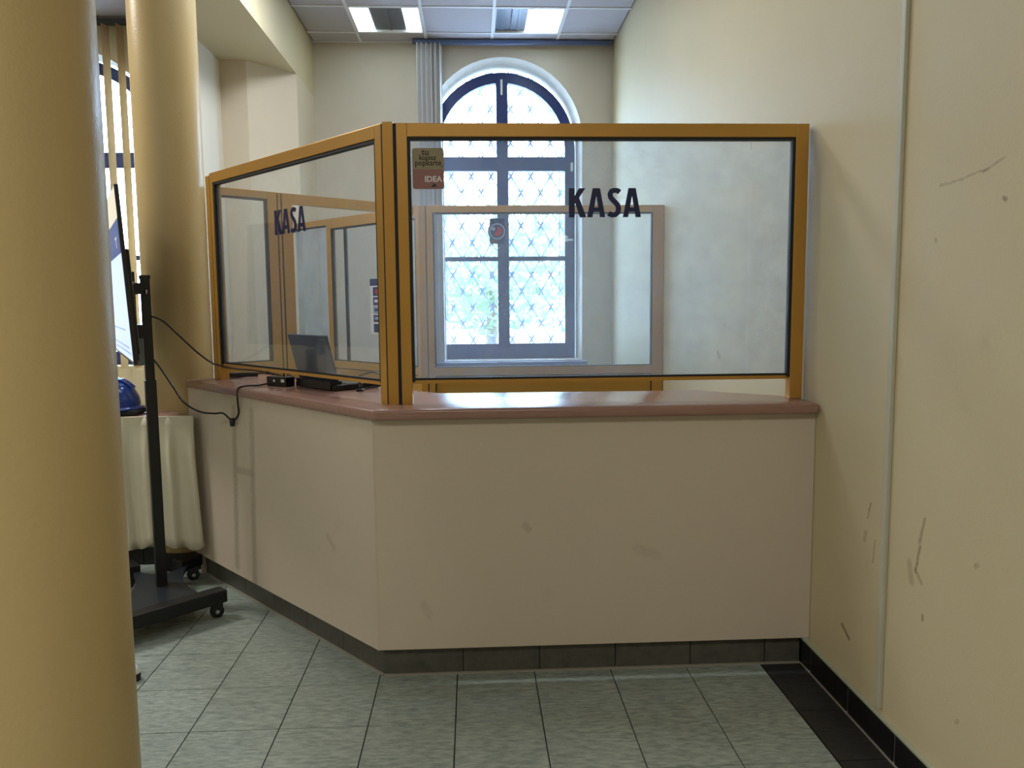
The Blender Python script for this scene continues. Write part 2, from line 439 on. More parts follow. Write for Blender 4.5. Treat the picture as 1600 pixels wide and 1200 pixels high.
# parapet beside the round column, under the left bay
par = struct('wall_parapet', MB().box(-6, -1.58, 4.45, 4.6, 0, .84), panel_paint)
bl = struct('baseboard_left', MB().box(-6, -1.56, 4.43, 4.45, 0, .10), grout)
kk = obj('tile', MB().box(.002, .298, 4.424, 4.436, .003, .098, .001), base_m, bl, loc=(0, 0, 0))
for j in range(4):
    if j == 0: kk.location = (-1.86, 0, 0)
    else: copy(kk, (-1.86-.3*j, 0, 0), bl)
# hall behind the camera
struct('wall_hall_back', MB().box(-6, 1.5, -5.2, -5, 0, 4.0), wall_paint)
struct('wall_hall_left', MB().box(-6.2, -6, -5.2, 8, 0, 4.0), wall_paint)

# round columns
def column(c, r, label):
    o = thing('round_column', label, 'column', (c[0], c[1], 0))
    obj('shaft', MB().lathe([(0, .0), (r, .0), (r, ZC), (0, ZC)], (c[0], c[1], 0), 64), col_paint, o, smooth=True)
    obj('base_ring', MB().lathe([(0, 0), (r+.012, 0), (r+.012, .098), (r, .10), (0, .1)], (c[0], c[1], 0), 48), base_m, o, smooth=True)
column((-.927, 1.665), .18, 'near thick cream round column filling the left edge')
column((-1.624, 4.475), .172, 'farther cream round column standing at the left end of the counter')

# ceiling with grid
PX, PY = .585, .61
ce = struct('ceiling', MB().box(-6.2, 1.5, -5.2, 8.2, ZC+.03, 4.1), ceil_m)
gx = [-.963+PX*i for i in range(-1, 4)]; gy_ = [7.185-PY*i for i in range(0, 4)]
def panel(x0, x1, y0, y1): obj('ceiling_panel', MB().box(x0+.012, x1-.012, y0+.012, y1-.012, ZC+.004, ZC+.03, .003), ceil_m, ce)
xe = [-1.395]+[g for g in gx if g > -1.39]+[X0]
ye = [7.45]+gy_
lampcells = []
for i in range(len(xe)-1):
    for j in range(len(ye)-1):
        if (i, j) in ((1, 1), (3, 1)): lampcells.append((xe[i], xe[i+1], ye[j+1], ye[j])); continue
        panel(xe[i], xe[i+1], ye[j+1], ye[j])
for x in xe[1:-1]: obj('grid_bar', MB().box(x-.012, x+.012, gy_[-1], 7.45, ZC-.002, ZC+.02), tbar_m, ce)
for y in gy_: obj('grid_bar', MB().box(-1.395, X0, y-.012, y+.012, ZC-.003, ZC+.02), tbar_m, ce)
obj('ceiling_finish', MB().box(-1.395, X0, -5, gy_[-1]-.012, ZC+.002, ZC+.03).box(-6, -1.985, -5, 5.6, ZC+.002, ZC+.03).box(-6, -3.75, 5.6, YL, ZC+.002, ZC+.03).box(-1.985, -1.395, -5, 4.42, ZC+.002, ZC+.03), ceil_m, ce)
lx = [-3.75, -3.165, -2.58, -1.985]
for i in range(3):
    for y0, y1 in ((5.6, 6.2), (6.2, YL)): panel(lx[i], lx[i+1], y0, y1)
for x in lx[:-1]: obj('grid_bar', MB().box(x-.012, x+.012, 5.6, YL, ZC-.002, ZC+.02), tbar_m, ce)
obj('grid_bar', MB().box(-3.75, -1.985, 6.188, 6.212, ZC-.003, ZC+.02), tbar_m, ce)
obj('edge_angle', MB().box(-1.395, X0, 7.43, 7.45, ZC-.004, ZC+.02), tbar_m, ce)

def lamp(cell, spec, label):
    x0, x1, y0, y1 = cell; x0 += .013; x1 -= .013; y0 += .013; y1 -= .013
    o = thing('ceiling_light', label, 'ceiling light', ((x0+x1)/2, (y0+y1)/2, ZC), 'recessed ceiling lights over the booth')
    f_ = MB()
    for b in ((x0, x0+.008, y0, y1), (x1-.008, x1, y0, y1), (x0, x1, y0, y0+.01), (x0, x1, y1-.01, y1)): f_.box(b[0], b[1], b[2], b[3], ZC-.004, ZC+.03)
    obj('frame', f_, tbar_m, o)
    w = x1-x0
    for a, b, k in spec:
        xa, xb = x0+w*a+.004, x0+w*b-.004
        if k == 'on': obj('diffuser', MB().box(xa, xb, y0+.01, y1-.01, ZC+.006, ZC+.02), tube_on, o)
        else:
            obj('louvre', MB().box(xa, xb, y0+.01, y1-.01, ZC+.016, ZC+.024), louver, o)
            xm = (xa+xb)/2
            obj('reflector_ridge', MB().box(xm-.012, xm+.012, y0+.012, y1-.012, ZC+.010, ZC+.016, .003), louver, o)
lamp(lampcells[0], [(0, .27, 'on'), (.27, .75, 'off'), (.75, 1, 'on')], 'left recessed ceiling light, dark louvre between two lit strips')
lamp(lampcells[1], [(0, .235, 'off'), (.245, .48, 'off'), (.48, .74, 'on'), (.74, 1, 'on')], 'right recessed ceiling light, dark on its left half and lit on its right')

# ------------------------------------------------------------------ windows
def window(num, cx, y, hw, z0, zs, label_sill=True):
    """arched two-leaf window; y = room face of the frame"""
    mp = lambda a, b, d: (a, d, b)
    fwid = .095
    w = struct('window_%d' % num, MB().loop_prism(arch(cx, hw, z0, zs), arch(cx, hw-fwid, z0+.145, zs), mp, y, y+.07), frame_m, smooth=True)
    zt = zs-.15
    obj('transom', MB().box(cx-hw+.06, cx+hw-.06, y-.006, y+.06, zt-.065, zt+.065, .004), frame_m, w)
    obj('mullion', MB().box(cx-.055, cx+.055, y-.012, y+.06, z0+.10, zs+hw-.05, .004), frame_m, w)
    zr = z0+.96
    for s in (-1, 1):
        a, b = sorted((cx+s*.05, cx+s*(hw-fwid+.01)))
        obj('glazing_bar', MB().box(a, b, y+.002, y+.045, zr-.022, zr+.022, .003), frame_m, w)
        obj('bead', MB().box(cx+s*(hw-.145)-.002, cx+s*(hw-.145)+.002, y+.01, y+.03, z0+.145, zt-.06), frame_m, w)
        for za, zb in ((z0+.14, zr-.02), (zr+.02, zt-.06)):
            obj('pane', MB().box(a-.004, b+.004, y+.024, y+.030, za, zb), wglass_m, w)
        pts = [(cx+s*.05, zt+.06)]
        pts.append((cx+s*(hw-fwid+.005), zt+.06)); pts.append((cx+s*(hw-fwid+.005), zs))
        for i in range(1, 13):
            t = math.pi/2*i/12; R_ = hw-fwid+.005
            xx = R_*math.cos(t)
            if xx < .05: break
            pts.append((cx+s*xx, zs+R_*math.sin(t)))
        pts.append((cx+s*.05, zs+math.sqrt((hw-fwid+.005)**2-.05**2)))
        obj('pane', MB().poly(pts, mp, y+.024, y+.030), wglass_m, w)
        obj('hinge', MB().box(cx+s*(hw-.03)-.012, cx+s*(hw-.03)+.012, y-.02, y, zs-.22, zs-.14, .004), white_p, w) if num == 1 else None
    obj('latch', MB().box(cx-.013, cx+.007, y-.03, y-.01, zs+hw-.21, zs+hw-.07, .004), white_p, w)
    if num == 1:
        obj('handle', MB().box(cx+hw-.09, cx+hw-.02, y-.035, y, zr+.165, zr+.185, .004).box(cx+hw-.10, cx+hw-.075, y-.045, y-.02, zr+.155, zr+.215, .003), white_p, w)
        obj('window_sill', MB().box(cx-.78, cx+.765, 7.36, y+.02, z0-.05, z0-.008, .006), sill_m, w)
    return w
window(1, CXW, 7.70, .69, .90, 2.90)
window(2, CXL, YL+.2, .68, .90, 2.84)

# iron grille outside
def grille(cx, y, z0, z1, label, hw):
    g = thing('window_grille', label, 'grille', (cx, y, z0))
    dx, dz = .196, .322
    m = MB(); nx = 5; nodes = set()
    zt = z1
    k = int((z1-z0)/dz)+4
    for s in (-1, 1):
        for i in range(-k-6, k+7):
            # line through (cx + i*dx, z0+.05) with slope s*dz/dx
            pts = []
            xa = cx-hw; za = z0+.05+s*(xa-(cx+i*dx))*dz/dx
            xb = cx+hw; zb = z0+.05+s*(xb-(cx+i*dx))*dz/dx
            # clip in z
            def clip(x, z, x2, z2):
                for lim, up in ((z0, 1), (z1, 0)):
                    if (z < lim and up) or (z > lim and not up):
                        t = (lim-z)/(z2-z); x, z = x+(x2-x)*t, lim
                return x, z
            if (za < z0 and zb < z0) or (za > z1 and zb > z1): continue
            A = clip(xa, za, xb, zb); B = clip(xb, zb, xa, za)
            m.tube([(A[0], y+.004*s, A[1]), (B[0], y+.004*s, B[1])], .006, 5, 0)
    obj('lattice_bars', m, iron, g, kind='stuff')
    cl = MB()
    for s in (-1, 1):
        a = V((1, 0, s*dz/dx)).normalized(); n_ = V((-a.z, 0, a.x))
        cl.obox(V((0, 0, 0)), a, n_, -.040, .040, -.009, .009, -.006, .006, 0, V((0, 1, 0)))
    first_ = None
    row = 0; z = z0+.05
    while z < z1:
        for i in range(-6, 7):
            x = cx+(i+.5*(row % 2))*dx
            if abs(x-cx) < hw-.02:
                if first_ is None: first_ = obj('clasp', cl, iron, g, loc=(0, 0, 0)); first_.location = V((x, y, z))-g.location
                else: copy(first_, V((x, y, z))-g.location, g)
        row += 1; z += dz/2
    rim = MB()
    rim.tube([(cx-hw, y, z0), (cx-hw, y, z1)], .008, 6, 0).tube([(cx+hw, y, z0), (cx+hw, y, z1)], .008, 6, 0).tube([(cx-hw, y, z0), (cx+hw, y, z0)], .008, 6, 0).tube([(cx-hw, y, z1), (cx+hw, y, z1)], .008, 6, 0)
    for z in (z0+.2, z1-.9):
        for s in (-1, 1): rim.box(cx+s*hw-.012, cx+s*hw+.012, 7.775, y+.01, z-.012, z+.012)
    obj('rim', rim, iron, g)
grille(.30, 8.0, .86, 3.66, 'glare-paled iron diamond lattice grille outside the arched back window', .74)

# ------------------------------------------------------------------ outside
struct('ground_outside', MB().box(-30, 30, 8.3, 60, -1.0, -.8), ground_m)
def tree(x, y, h, r, label, seed):
    rnd = random.Random(seed)
    t = thing('tree', label, 'tree', (x, y, -.8), 'trees outside the back window')
    obj('trunk', MB().tube([(x, y, -.8), (x+.1, y, h*.35), (x, y, h*.7)], .14, 8), bark_m, t, smooth=True)
    m = MB()
    for i in range(1500):
        while True:
            p = V((rnd.uniform(-1, 1), rnd.uniform(-1, 1), rnd.uniform(-1, 1)))
            if p.length < 1: break
        p = V((p.x*r, p.y*r, p.z*h*.42))+V((x, y, h*.58))
        a = V((rnd.gauss(0, 1), rnd.gauss(0, 1), rnd.gauss(0, 1))).normalized(); b = a.orthogonal().normalized()
        s = rnd.uniform(.08, .17)
        m.add([p-a*s, p+b*s*.5, p+a*s, p-b*s*.5], [(0, 1, 2, 3)])
    o = obj('crown', m, leaf_m, t, kind='stuff')
tree(-1.9, 15, 5.2, 1.9, 'leafy pale tree seen through the left leaf of the back window', 1)
tree(2.1, 17, 4.6, 2.0, 'leafy pale tree seen low through the right leaf of the back window', 2)
tree(.4, 20, 3.4, 1.6, 'low leafy tree behind the others, beside the window mullion', 3)

# ------------------------------------------------------------------ blinds
bl1 = thing('vertical_blind', 'grey white vertical blind drawn to the left of the arched back window', 'blind', (-.35, 7.36, ZC))
obj('head_rail', MB().box(-.50, 1.29, 7.335, 7.385, ZC-.04, ZC-.004, .004), sill_m, bl1)
for i in range(11):
    x = -.45+.0195*i
    a = math.radians((60 if i % 2 else 86)+random.uniform(-6, 6))
    w_ = .058
    u_ = V((math.cos(a), math.sin(a), 0)); n_ = V((-math.sin(a), math.cos(a), 0))
    obj('slat', MB().obox(V((x, 7.36, 0)), u_, n_, -w_, w_, -.001, .001, .90, ZC-.04), blind_m, bl1)
bl2 = thing('vertical_blind', 'beige vertical blind with open slats in the left bay window', 'blind', (-3.1, 6.86, ZC))
obj('head_rail', MB().box(-4.1, -2.3, 6.83, 6.89, ZC-.06, ZC-.02, .004), darkgrey, bl2)
for i in range(13):
    x = -3.884+.117*i
    a = math.radians(75)
    u_ = V((math.cos(a), math.sin(a), 0)); n_ = V((-math.sin(a), math.cos(a), 0))
    obj('slat', MB().obox(V((x, 6.86, 0)), u_, n_, -.045, .045, -.001, .001, .92, ZC-.06), blind_beige, bl2)

# ------------------------------------------------------------------ counter
CO = V((-.379, 2.95, 0))
def at(p, s, d=0): return V(p)+uL*s+nL*d
ct = thing('counter', 'cream panelled L-shaped ticket counter base on a dark tiled plinth', 'counter', (0, 3.3, 0))
LS = 1.72
obj('front_panel', MB().box(-.377, X0-.002, 2.95, 2.972, .122, 1.022), front_paint, ct, loc=(0, 0, 0))
obj('side_panel', MB().obox(CO, uL, nL, .002, LS, .0, .022, .122, 1.022), panel_paint, ct, loc=(0, 0, 0))
obj('corner_strip', MB().prism([(-.380, 2.949), (-.374, 2.9485), (-.374, 2.955), (-.383, 2.955)], .122, 1.022), panel_paint, ct)
q = at(CO, LS)
obj('end_panel', MB().obox(CO, uL, nL, LS-.02, LS, .022, .40, .0, 1.022), panel_paint, ct)
KP = V((-.362, 2.995, 0))
obj('plinth', MB().box(KP.x+.012, X0-.02, 2.995+.01, 3.05, 0, .122).obox(KP, uL, nL, .0, LS-.02, .012, .06, 0, .122), grout, ct)
kt = obj('tile', MB().box(.0015, .2985, 2.995, 3.005, .004, .122, .0008), kick_m, ct, loc=(0, 0, 0))
xx = [-.055+.301*i for i in range(4)]
kt.location = V((xx[0], 0, 0))-ct.location
for x in xx[1:]: copy(kt, V((x, 0, 0))-ct.location, ct)
obj('tile', MB().box(KP.x, -.0565, 2.995, 3.005, .004, .122, .0008), kick_m, ct)
obj('tile', MB().box(xx[-1]+.3025, X0-.02, 2.995, 3.005, .004, .122, .0008), kick_m, ct)
for i in range(6):
    obj('tile', MB().obox(KP, uL, nL, .3*i+.0015, min(.3*i+.2985, LS-.03), 0, .01, .004, .122, .0008), kick_m, ct)
obj('sealant', MB().box(KP.x-.002, X0-.02, 2.985, 2.996, 0, .006).obox(KP, uL, nL, 0, LS-.03, -.01, .0, 0, .006), lightgrout, ct)
ZT = 1.06
wt = MB()
O0 = V((-.367, 2.90, 0)); E0 = O0+uL*1.745; E1 = E0+nL*.44
inn = V((-.15, 3.40, 0))
wt.prism([(O0.x, O0.y), (1.30, 2.90), (1.30, 3.12), (.97, 3.39), (inn.x, inn.y), (E1.x, E1.y), (E0.x, E0.y)], ZT-.042, ZT, .012)
tag(obj('worktop', wt, wtop, loc=(0, 3.2, ZT-.042), smooth=True), 'pinkish wood laminate worktop with rounded edge, bent around the ticket counter', 'worktop')

# ------------------------------------------------------------------ glazed partitions
DN = .045
def frame_bits(o, p, u, n, L, zt, zb, st0, st1, top, foot0, bot=0, gas=.011, lower=None, gmat=None):
    """stiles, top rail, optional bottom rail and lower panel, gaskets and pane"""
    obj('stile', MB().obox(p, u, n, 0, st0, 0, DN, foot0, zt, .002), yellow, o)
    if st1: obj('stile', MB().obox(p, u, n, L-st1, L, 0, DN, foot0, zt, .002), yellow, o)
    obj('top_rail', MB().obox(p, u, n, st0, L-st1, 0, DN, zt-top, zt, .002), yellow, o)
    a0, a1 = st0, L-st1
    z1 = zt-top
    gk = MB().obox(p, u, n, a0, a1, .004, .03, z1-gas, z1)
    gk.obox(p, u, n, a0, a0+gas, .004, .03, zb-.006, z1-gas)
    gk.obox(p, u, n, a1-gas, a1, .004, .03, zb-.006, z1-gas)
    if bot:
        gk.obox(p, u, n, a0+gas, a1-gas, .004, .03, zb, zb+gas*.6)
        obj('bottom_rail', MB().obox(p, u, n, a0, a1, 0, DN, zb-bot, zb, .002), yellow, o)
    else:
        gk.obox(p, u, n, a0+gas, a1-gas, .010, .024, zb, zb+.008)
        obj('glass_edge_strip', MB().obox(p, u, n, a0, a1, .011, .023, zb-.014, zb), yellow, o)
    obj('gasket', gk, gasket, o)
    obj('pane', MB().obox(p, u, n, a0+.004, a1-.004, .014, .020, zb+.001, z1-.002), gmat or clear_glass_m, o)
    if lower:
        obj('lower_panel', MB().obox(p, u, n, a0+.004, a1-.004, .012, .030, lower, zb-bot-.008), yellow, o)
        obj('panel_gasket', MB().obox(p, u, n, a0, a0+.006, .006, .03, lower, zb-bot).obox(p, u, n, a1-.006, a1, .006, .03, lower, zb-bot).obox(p, u, n, a0, a1, .006, .03, zb-bot-.007, zb-bot), gasket, o)
UX = V((1, 0, 0)); UY = V((0, 1, 0))
ZF = 2.115
fp = thing('glass_partition', 'front glass partition with gold frame and large KASA lettering on the counter', 'glass partition', (.5, 3.07, ZT))
frame_bits(fp, V((-.2745, 3.05, 0)), UX, UY, 1.5685, ZF, 1.152, .040, .050, .050, ZT, gmat=glass_m)
PL = V((-.332, 3.058, 0))
lp = thing('glass_partition', 'left glass partition with gold frame set at an angle on the counter', 'glass partition', tuple(at(PL, .75)+V((0, 0, ZT))))
frame_bits(lp, PL, uL, nL, 1.525, ZF, 1.145, .042, .032, .050, ZT)
obj('wall_post', MB().obox(PL, uL, nL, 1.531, 1.575, 0, DN, ZT, ZF-.01, .002), yellow, lp)
obj('post_seam', MB().obox(PL, uL, nL, 1.524, 1.532, .006, DN-.006, ZT, ZF-.012), gasket, lp)
cp = thing('corner_post', 'gold corner post joining the two glass partitions on the counter', 'post', (-.3, 3.08, ZT))
obj('post', MB().prism([(-.326, 3.051), (-.287, 3.048), (-.287, 3.10), (-.30, 3.115)], ZT, ZF+.004), yellow, cp)
obj('seam', MB().prism([(-.288, 3.053), (-.274, 3.053), (-.274, 3.09), (-.288, 3.09)], ZT, ZF-.001), gasket, cp)
obj('seam', MB().prism([(-.333, 3.060), (-.326, 3.054), (-.300, 3.088), (-.307, 3.094)], ZT, ZF-.004), gasket, cp)

# KASA lettering, cut as thin vinyl
def stroke(pts, w):
    """thick polyline as a list of quads"""
    out = []
    n = len(pts); L = []; R = []
    for i in range(n):
        a = V(pts[max(i-1, 0)]); b = V(pts[min(i+1, n-1)]); t = (b-a).normalized(); k = V((-t.y, t.x))
        ww = w[i] if isinstance(w, list) else w
        L.append(V(pts[i])+k*ww/2); R.append(V(pts[i])-k*ww/2)
    for i in range(n-1): out.append([L[i], L[i+1], R[i+1], R[i]])
    return out
def letters():
    Q = []
    # K
    x = 0
    Q.append(('K', [[V((0, 0)), V((.19, 0)), V((.19, 1)), V((0, 1))], [V((.15, .40)), V((.27, .56)), V((.54, 1)), V((.33, 1)), V((.15, .66))],
                    [V((.20, .52)), V((.34, .66)), V((.575, 0)), V((.36, 0))]]))
    def A(x): return ('A', [[V((x, 0)), V((x+.175, 0)), V((x+.345, 1)), V((x+.18, 1))], [V((x+.425, 0)), V((x+.60, 0)), V((x+.42, 1)), V((x+.255, 1))], [V((x+.14, .19)), V((x+.45, .19)), V((x+.42, .34)), V((x+.17, .34))]])
    Q.append(A(.60))
    p = []
    x = 1.27
    ctr = [(.40, .86), (.33, .915), (.24, .925), (.13, .90), (.085, .80), (.10, .69), (.17, .60), (.25, .52), (.335, .42), (.365, .29), (.34, .16), (.26, .085), (.17, .075), (.09, .10), (.03, .14)]
    Q.append(('S', stroke([(x+a, b) for a, b in ctr], .175)))
    Q.append(A(1.78))
    return Q
def kasa(parent, origin, u, n, width, height):
    for name, quads in letters():
        m = MB()
        for k, qd in enumerate(quads):
            d = -.0012-.0001*k
            mp = lambda a, b, dd: V(origin)+u*a+V((0, 0, b))+n*dd
            m.poly([(v.x*width/2.37, v.y*height) for v in qd], mp, d, .0)
        obj('letter', m, navy, parent)
kasa(fp, V((.373, 3.063, 1.768)), UX, UY, .276, .109)
kasa(lp, at(PL, .872, .013)+V((0, 0, 1.762)), -uL, nL, .276, .109)

# text helper for stickers
def text_mesh(body, size, cx, cz, mapf, mat, parent, name='lettering', align='CENTER', xs=1.0, bold=0.0):
    cu = bpy.data.curves.new('t', 'FONT'); cu.body = body; cu.size = size; cu.align_x = align; cu.offset = bold; cu.resolution_u = 3
    to = bpy.data.objects.new('t', cu); COL.objects.link(to)
    dg = bpy.context.evaluated_depsgraph_get(); me = to.evaluated_get(dg).to_mesh()
    m = MB(); m.add([mapf(cx+v.co.x*xs, cz+v.co.y, 0) for v in me.vertices], [tuple(p.vertices) for p in me.polygons])
    to.evaluated_get(dg).to_mesh_clear(); bpy.data.objects.remove(to); bpy.data.curves.remove(cu)
    return obj(name, m, mat, parent)
def rrect(x0, x1, z0, z1, r, k=5):
    p = []
    for cx, cz, a in ((x1-r, z0+r, -90), (x1-r, z1-r, 0), (x0+r, z1-r, 90), (x0+r, z0+r, 180)):
        for i in range(k+1):
            t = math.radians(a+90*i/k); p.append((cx+r*math.cos(t), cz+r*math.sin(t)))
    return p
beige_p = plain('beige_sticker_print', lin(152, 142, 116), rough=.5)
rose_p = plain('rose_sticker_print', lin(150, 106, 106), rough=.5)
dark_p = plain('dark_print', lin(34, 24, 26), rough=.5)
white_pr = plain('white_print', lin(232, 226, 232), rough=.5)
blue_pr = plain('navy_print', lin(34, 52, 104), rough=.5)
red_pr = plain('red_print', lin(196, 48, 70), rough=.5)
grey_pr = plain('grey_blue_print', lin(150, 168, 196), rough=.5)
dim_pr = plain('brown_print', lin(128, 96, 92), rough=.5)
YS = 3.0625
ms = lambda a, b, d: (a, YS-d, b)
st = thing('sticker', 'beige and rose sticker in the upper left corner of the front glass', 'sticker', (-.157, YS, 1.95))
obj('backing', MB().poly(rrect(-.217, -.099, 1.875, 2.026, .010), ms, 0, .0006), beige_p, st)
obj('rose_field', MB().poly(rrect(-.2165, -.0995, 1.8755, 1.948, .009), ms, .0007, .0010), rose_p, st)
mt = lambda a, b, d: (a, YS-.0014, b)
text_mesh('tu', .034, -.168, 2.000, mt, dark_p, st, bold=.0004)
text_mesh('kupisz', .027, -.160, 1.982, mt, dark_p, st, xs=.95, bold=.0004)
text_mesh('popkarte', .030, -.158, 1.962, mt, dark_p, st, xs=.90, bold=.0004)
obj('lettering', MB().poly([(-.1055, 1.962), (-.1080, 1.958), (-.1065, 1.9545), (-.1035, 1.955), (-.1045, 1.9565), (-.1055, 1.958), (-.1035, 1.962)], ms, .0011, .0014), dark_p, st)
text_mesh('IDEA', .030, -.140, 1.902, mt, white_pr, st, bold=.0008)
obj('emblem', MB().poly([(-.150, 1.882), (-.128, 1.884), (-.130, 1.890), (-.138, 1.896), (-.142, 1.889)], ms, .0011, .0014), dark_p, st)

# rear partitions
RA = V((-1.39, 4.54, 0)); RB = V((-.37, 5.42, 0)); uR = (RB-RA).normalized(); nR = V((uR.y, -uR.x, 0)); nRb = -nR
rp = thing('glass_partition', 'gold framed rear partition with tall glass bay and open doorway, behind the laptop', 'glass partition', tuple((RA+RB)/2))
frame_bits(rp, RA+uR*-.04, uR, nRb, .385, 2.095, 1.115, .045, .058, .042, 0, bot=.07, lower=.05)
obj('seam', MB().obox(RA, uR, nRb, .345, .352, .004, DN, 0, 2.09), gasket, rp)
obj('door_post', MB().obox(RA, uR, nRb, .352, .370, 0, DN, 0, 2.095, .002), yellow, rp)
obj('seam', MB().obox(RA, uR, nRb, .370, .378, .004, DN, 0, 2.09), gasket, rp)
obj('door_post', MB().obox(RA, uR, nRb, .378, .445, 0, DN, 0, 2.095, .002), yellow, rp)
obj('door_head', MB().obox(RA, uR, nRb, .445, 1.33, 0, DN, 2.035, 2.095, .002), yellow, rp)
rf = thing('glass_partition', 'far gold framed glass partition in front of the arched back window', 'glass partition', (.5, 5.42, 0))
frame_bits(rf, V((-.300, 5.40, 0)), UX, UY, 1.605, 2.092, 1.006, .042, .075, .046, 0, bot=.055, lower=.05)
obj('side_post', MB().box(-.352, -.307, 5.40, 5.445, 0, 2.092, .002), yellow, rf)
obj('seam', MB().box(-.307, -.300, 5.405, 5.44, 0, 2.09), gasket, rf)
P3 = V((-.352, 5.458, 0)); u3 = V((-.672, .740, 0)).normalized(); n3 = V((u3.y, -u3.x, 0))
sp = thing('glass_partition', 'far angled gold framed partition carrying the card payment sticker', 'glass partition', tuple(P3+u3*.6))
frame_bits(sp, P3, u3, n3, 1.150, 2.098, 1.006, .042, .058, .075, 0, bot=.055, lower=.05)
obj('mullion', MB().obox(P3, u3, n3, .905, .918, .006, .03, 1.01, 2.02), gasket, sp)
obj('side_rail', MB().obox(P3, u3, n3, 1.150, 1.62, 0, DN, 2.052, 2.098, .002), yellow, sp)
obj('side_gasket', MB().obox(P3, u3, n3, 1.150, 1.62, .004, .03, 2.042, 2.052), gasket, sp)
obj('side_pane', MB().obox(P3, u3, n3, 1.150, 1.62, .014, .020, .02, 2.042), glass_m, sp)
# card sticker on that partition
m3 = lambda a, b, d: P3+u3*(1.1-a)+n3*(.0132-d)+V((0, 0, b))
cs = thing('sticker', 'white card payment sticker with dark logos, half hidden by the corner post', 'sticker', tuple(m3(.55, 1.42, 0)))
s0, s1 = .497, .70
obj('backing', MB().poly(rrect(s0, s1, 1.222, 1.625, .004), m3, 0, .0006), white_pr, cs)
obj('title_bar', MB().poly(rrect(s0, s1, 1.575, 1.625, .003), m3, .0007, .001), blue_pr, cs)
for k, (za, zb, c) in enumerate(((1.500, 1.565, blue_pr), (1.432, 1.492, blue_pr), (1.37, 1.425, grey_pr), (1.31, 1.362, blue_pr), (1.235, 1.298, blue_pr))):
    obj('card_logo', MB().poly(rrect(s0+.035, s1-.03, za, zb, .004), m3, .0007, .001), c, cs)
    w0_ = s0+.05
    if k == 0: obj('logo_mark', MB().poly([(w0_+.035+.02*math.cos(t*.5236), (za+zb)/2+.02*math.sin(t*.5236)) for t in range(12)], m3, .001, .0013), red_pr, cs)
    elif k == 4: pass
    else: obj('logo_mark', MB().poly(rrect(w0_, w0_+.09, (za+zb)/2-.008, (za+zb)/2+.012, .004), m3, .001, .0013), (red_pr, white_pr, blue_pr, grey_pr)[k], cs)
# navy shaped sticker on the far front pane
YR = 5.4125
mr_ = lambda a, b, d: (a, YR-d, b)
ps = thing('sticker', 'small navy sticker with round red badge on the far partition glass', 'sticker', (.172, YR, 1.92))
obj('backing', MB().poly(rrect(.124, .224, 1.838, 2.008, .014), mr_, 0, .0006), blue_pr, ps)
circ = lambda cx, cz, r, n=20: [(cx+r*math.cos(2*math.pi*i/n), cz+r*math.sin(2*math.pi*i/n)) for i in range(n)]
obj('round_badge', MB().poly(circ(.174, 1.921, .063), mr_, .0007, .001), blue_pr, ps)
obj('badge_ring', MB().loop_prism(circ(.174, 1.921, .055), circ(.174, 1.921, .045), mr_, .0011, .0014), grey_pr, ps)
obj('badge_mark', MB().poly([(.150, 1.900), (.182, 1.886), (.205, 1.908), (.208, 1.938), (.190, 1.952), (.176, 1.946), (.170, 1.918)], mr_, .0015, .0018), red_pr, ps)
obj('badge_mark', MB().poly(circ(.148, 1.938, .014, 10), mr_, .0015, .0018), grey_pr, ps)
obj('lower_field', MB().poly(rrect(.130, .175, 1.843, 1.882, .006), mr_, .0007, .001), dim_pr, ps)

# ------------------------------------------------------------------ things on the worktop
def g2(s, d, z=0): return at(PL, s, d)+V((0, 0, z))
# laptop: hinge edge parallel to the left glass
lt = thing('laptop', 'open dark blue laptop on the worktop, its lid back to the left glass', 'laptop', tuple(g2(.5, .2, ZT)))
LA, LB = .545, .885
LZ = ZT+.001
obj('keyboard_base', MB().obox(PL, uL, nL, LA, LB, .095, .335, LZ, LZ+.026, .004), blackp, lt)
obj('battery', MB().obox(PL, uL, nL, LA+.02, LB-.02, .088, .15, LZ+.002, LZ+.042, .004), blackp, lt)
obj('palm_rest', MB().obox(PL, uL, nL, LA+.01, LB-.01, .17, .325, LZ+.026, LZ+.028), darkgrey, lt)
tl_ = math.radians(14)
up = (-nL*math.sin(tl_)+V((0, 0, math.cos(tl_))))
nl = (nL*math.cos(tl_)+V((0, 0, math.sin(tl_))))
lid0 = g2(0, .112, LZ+.04)
ld = obj('lid', MB().obox(lid0, uL, nl, LA, LB, 0, .012, 0, .213, .004, up), laptop_m, lt)
obj('badge', MB().obox(lid0, uL, nl, .66, .75, -.0012, 0, .145, .158, 0, up), darkgrey, ld)
obj('screen', MB().obox(lid0, uL, nl, LA+.015, LB-.015, .012, .013, .015, .20, 0, up), blackp, lt)
obj('hinge', MB().obox(lid0, uL, nl, LA+.03, LA+.07, -.002, .014, -.012, .006, 0, up).obox(lid0, uL, nl, LB-.07, LB-.03, -.002, .014, -.012, .006, 0, up), blackp, lt)
bx = thing('camera_box', 'black oblong box with a white dot and small white label, left of the laptop', 'device', tuple(g2(.78, .04, ZT)))
BU = (V((-.84, 3.735, 0))-V((-.985, 3.84, 0))).normalized(); BN = V((-BU.y, BU.x, 0))
BP = V((-.988, 3.832, 0))
obj('body', MB().obox(BP, BU, BN, 0, .135, 0, .055, ZT+.0005, ZT+.046, .004), blackp, bx)
obj('lens', MB().obox(BP, BU, BN, .048, .058, -.001, .002, ZT+.022, ZT+.032), white_p, bx)
obj('label_plate', MB().obox(BP, BU, BN, .102, .124, -.001, .002, ZT+.022, ZT+.036), white_p, bx)
obj('knob', MB().lathe([(0, 0), (.005, 0), (.004, .02), (0, .022)], tuple(BP+BU*.09+BN*.03+V((0, 0, ZT+.046))), 10), blackp, bx)
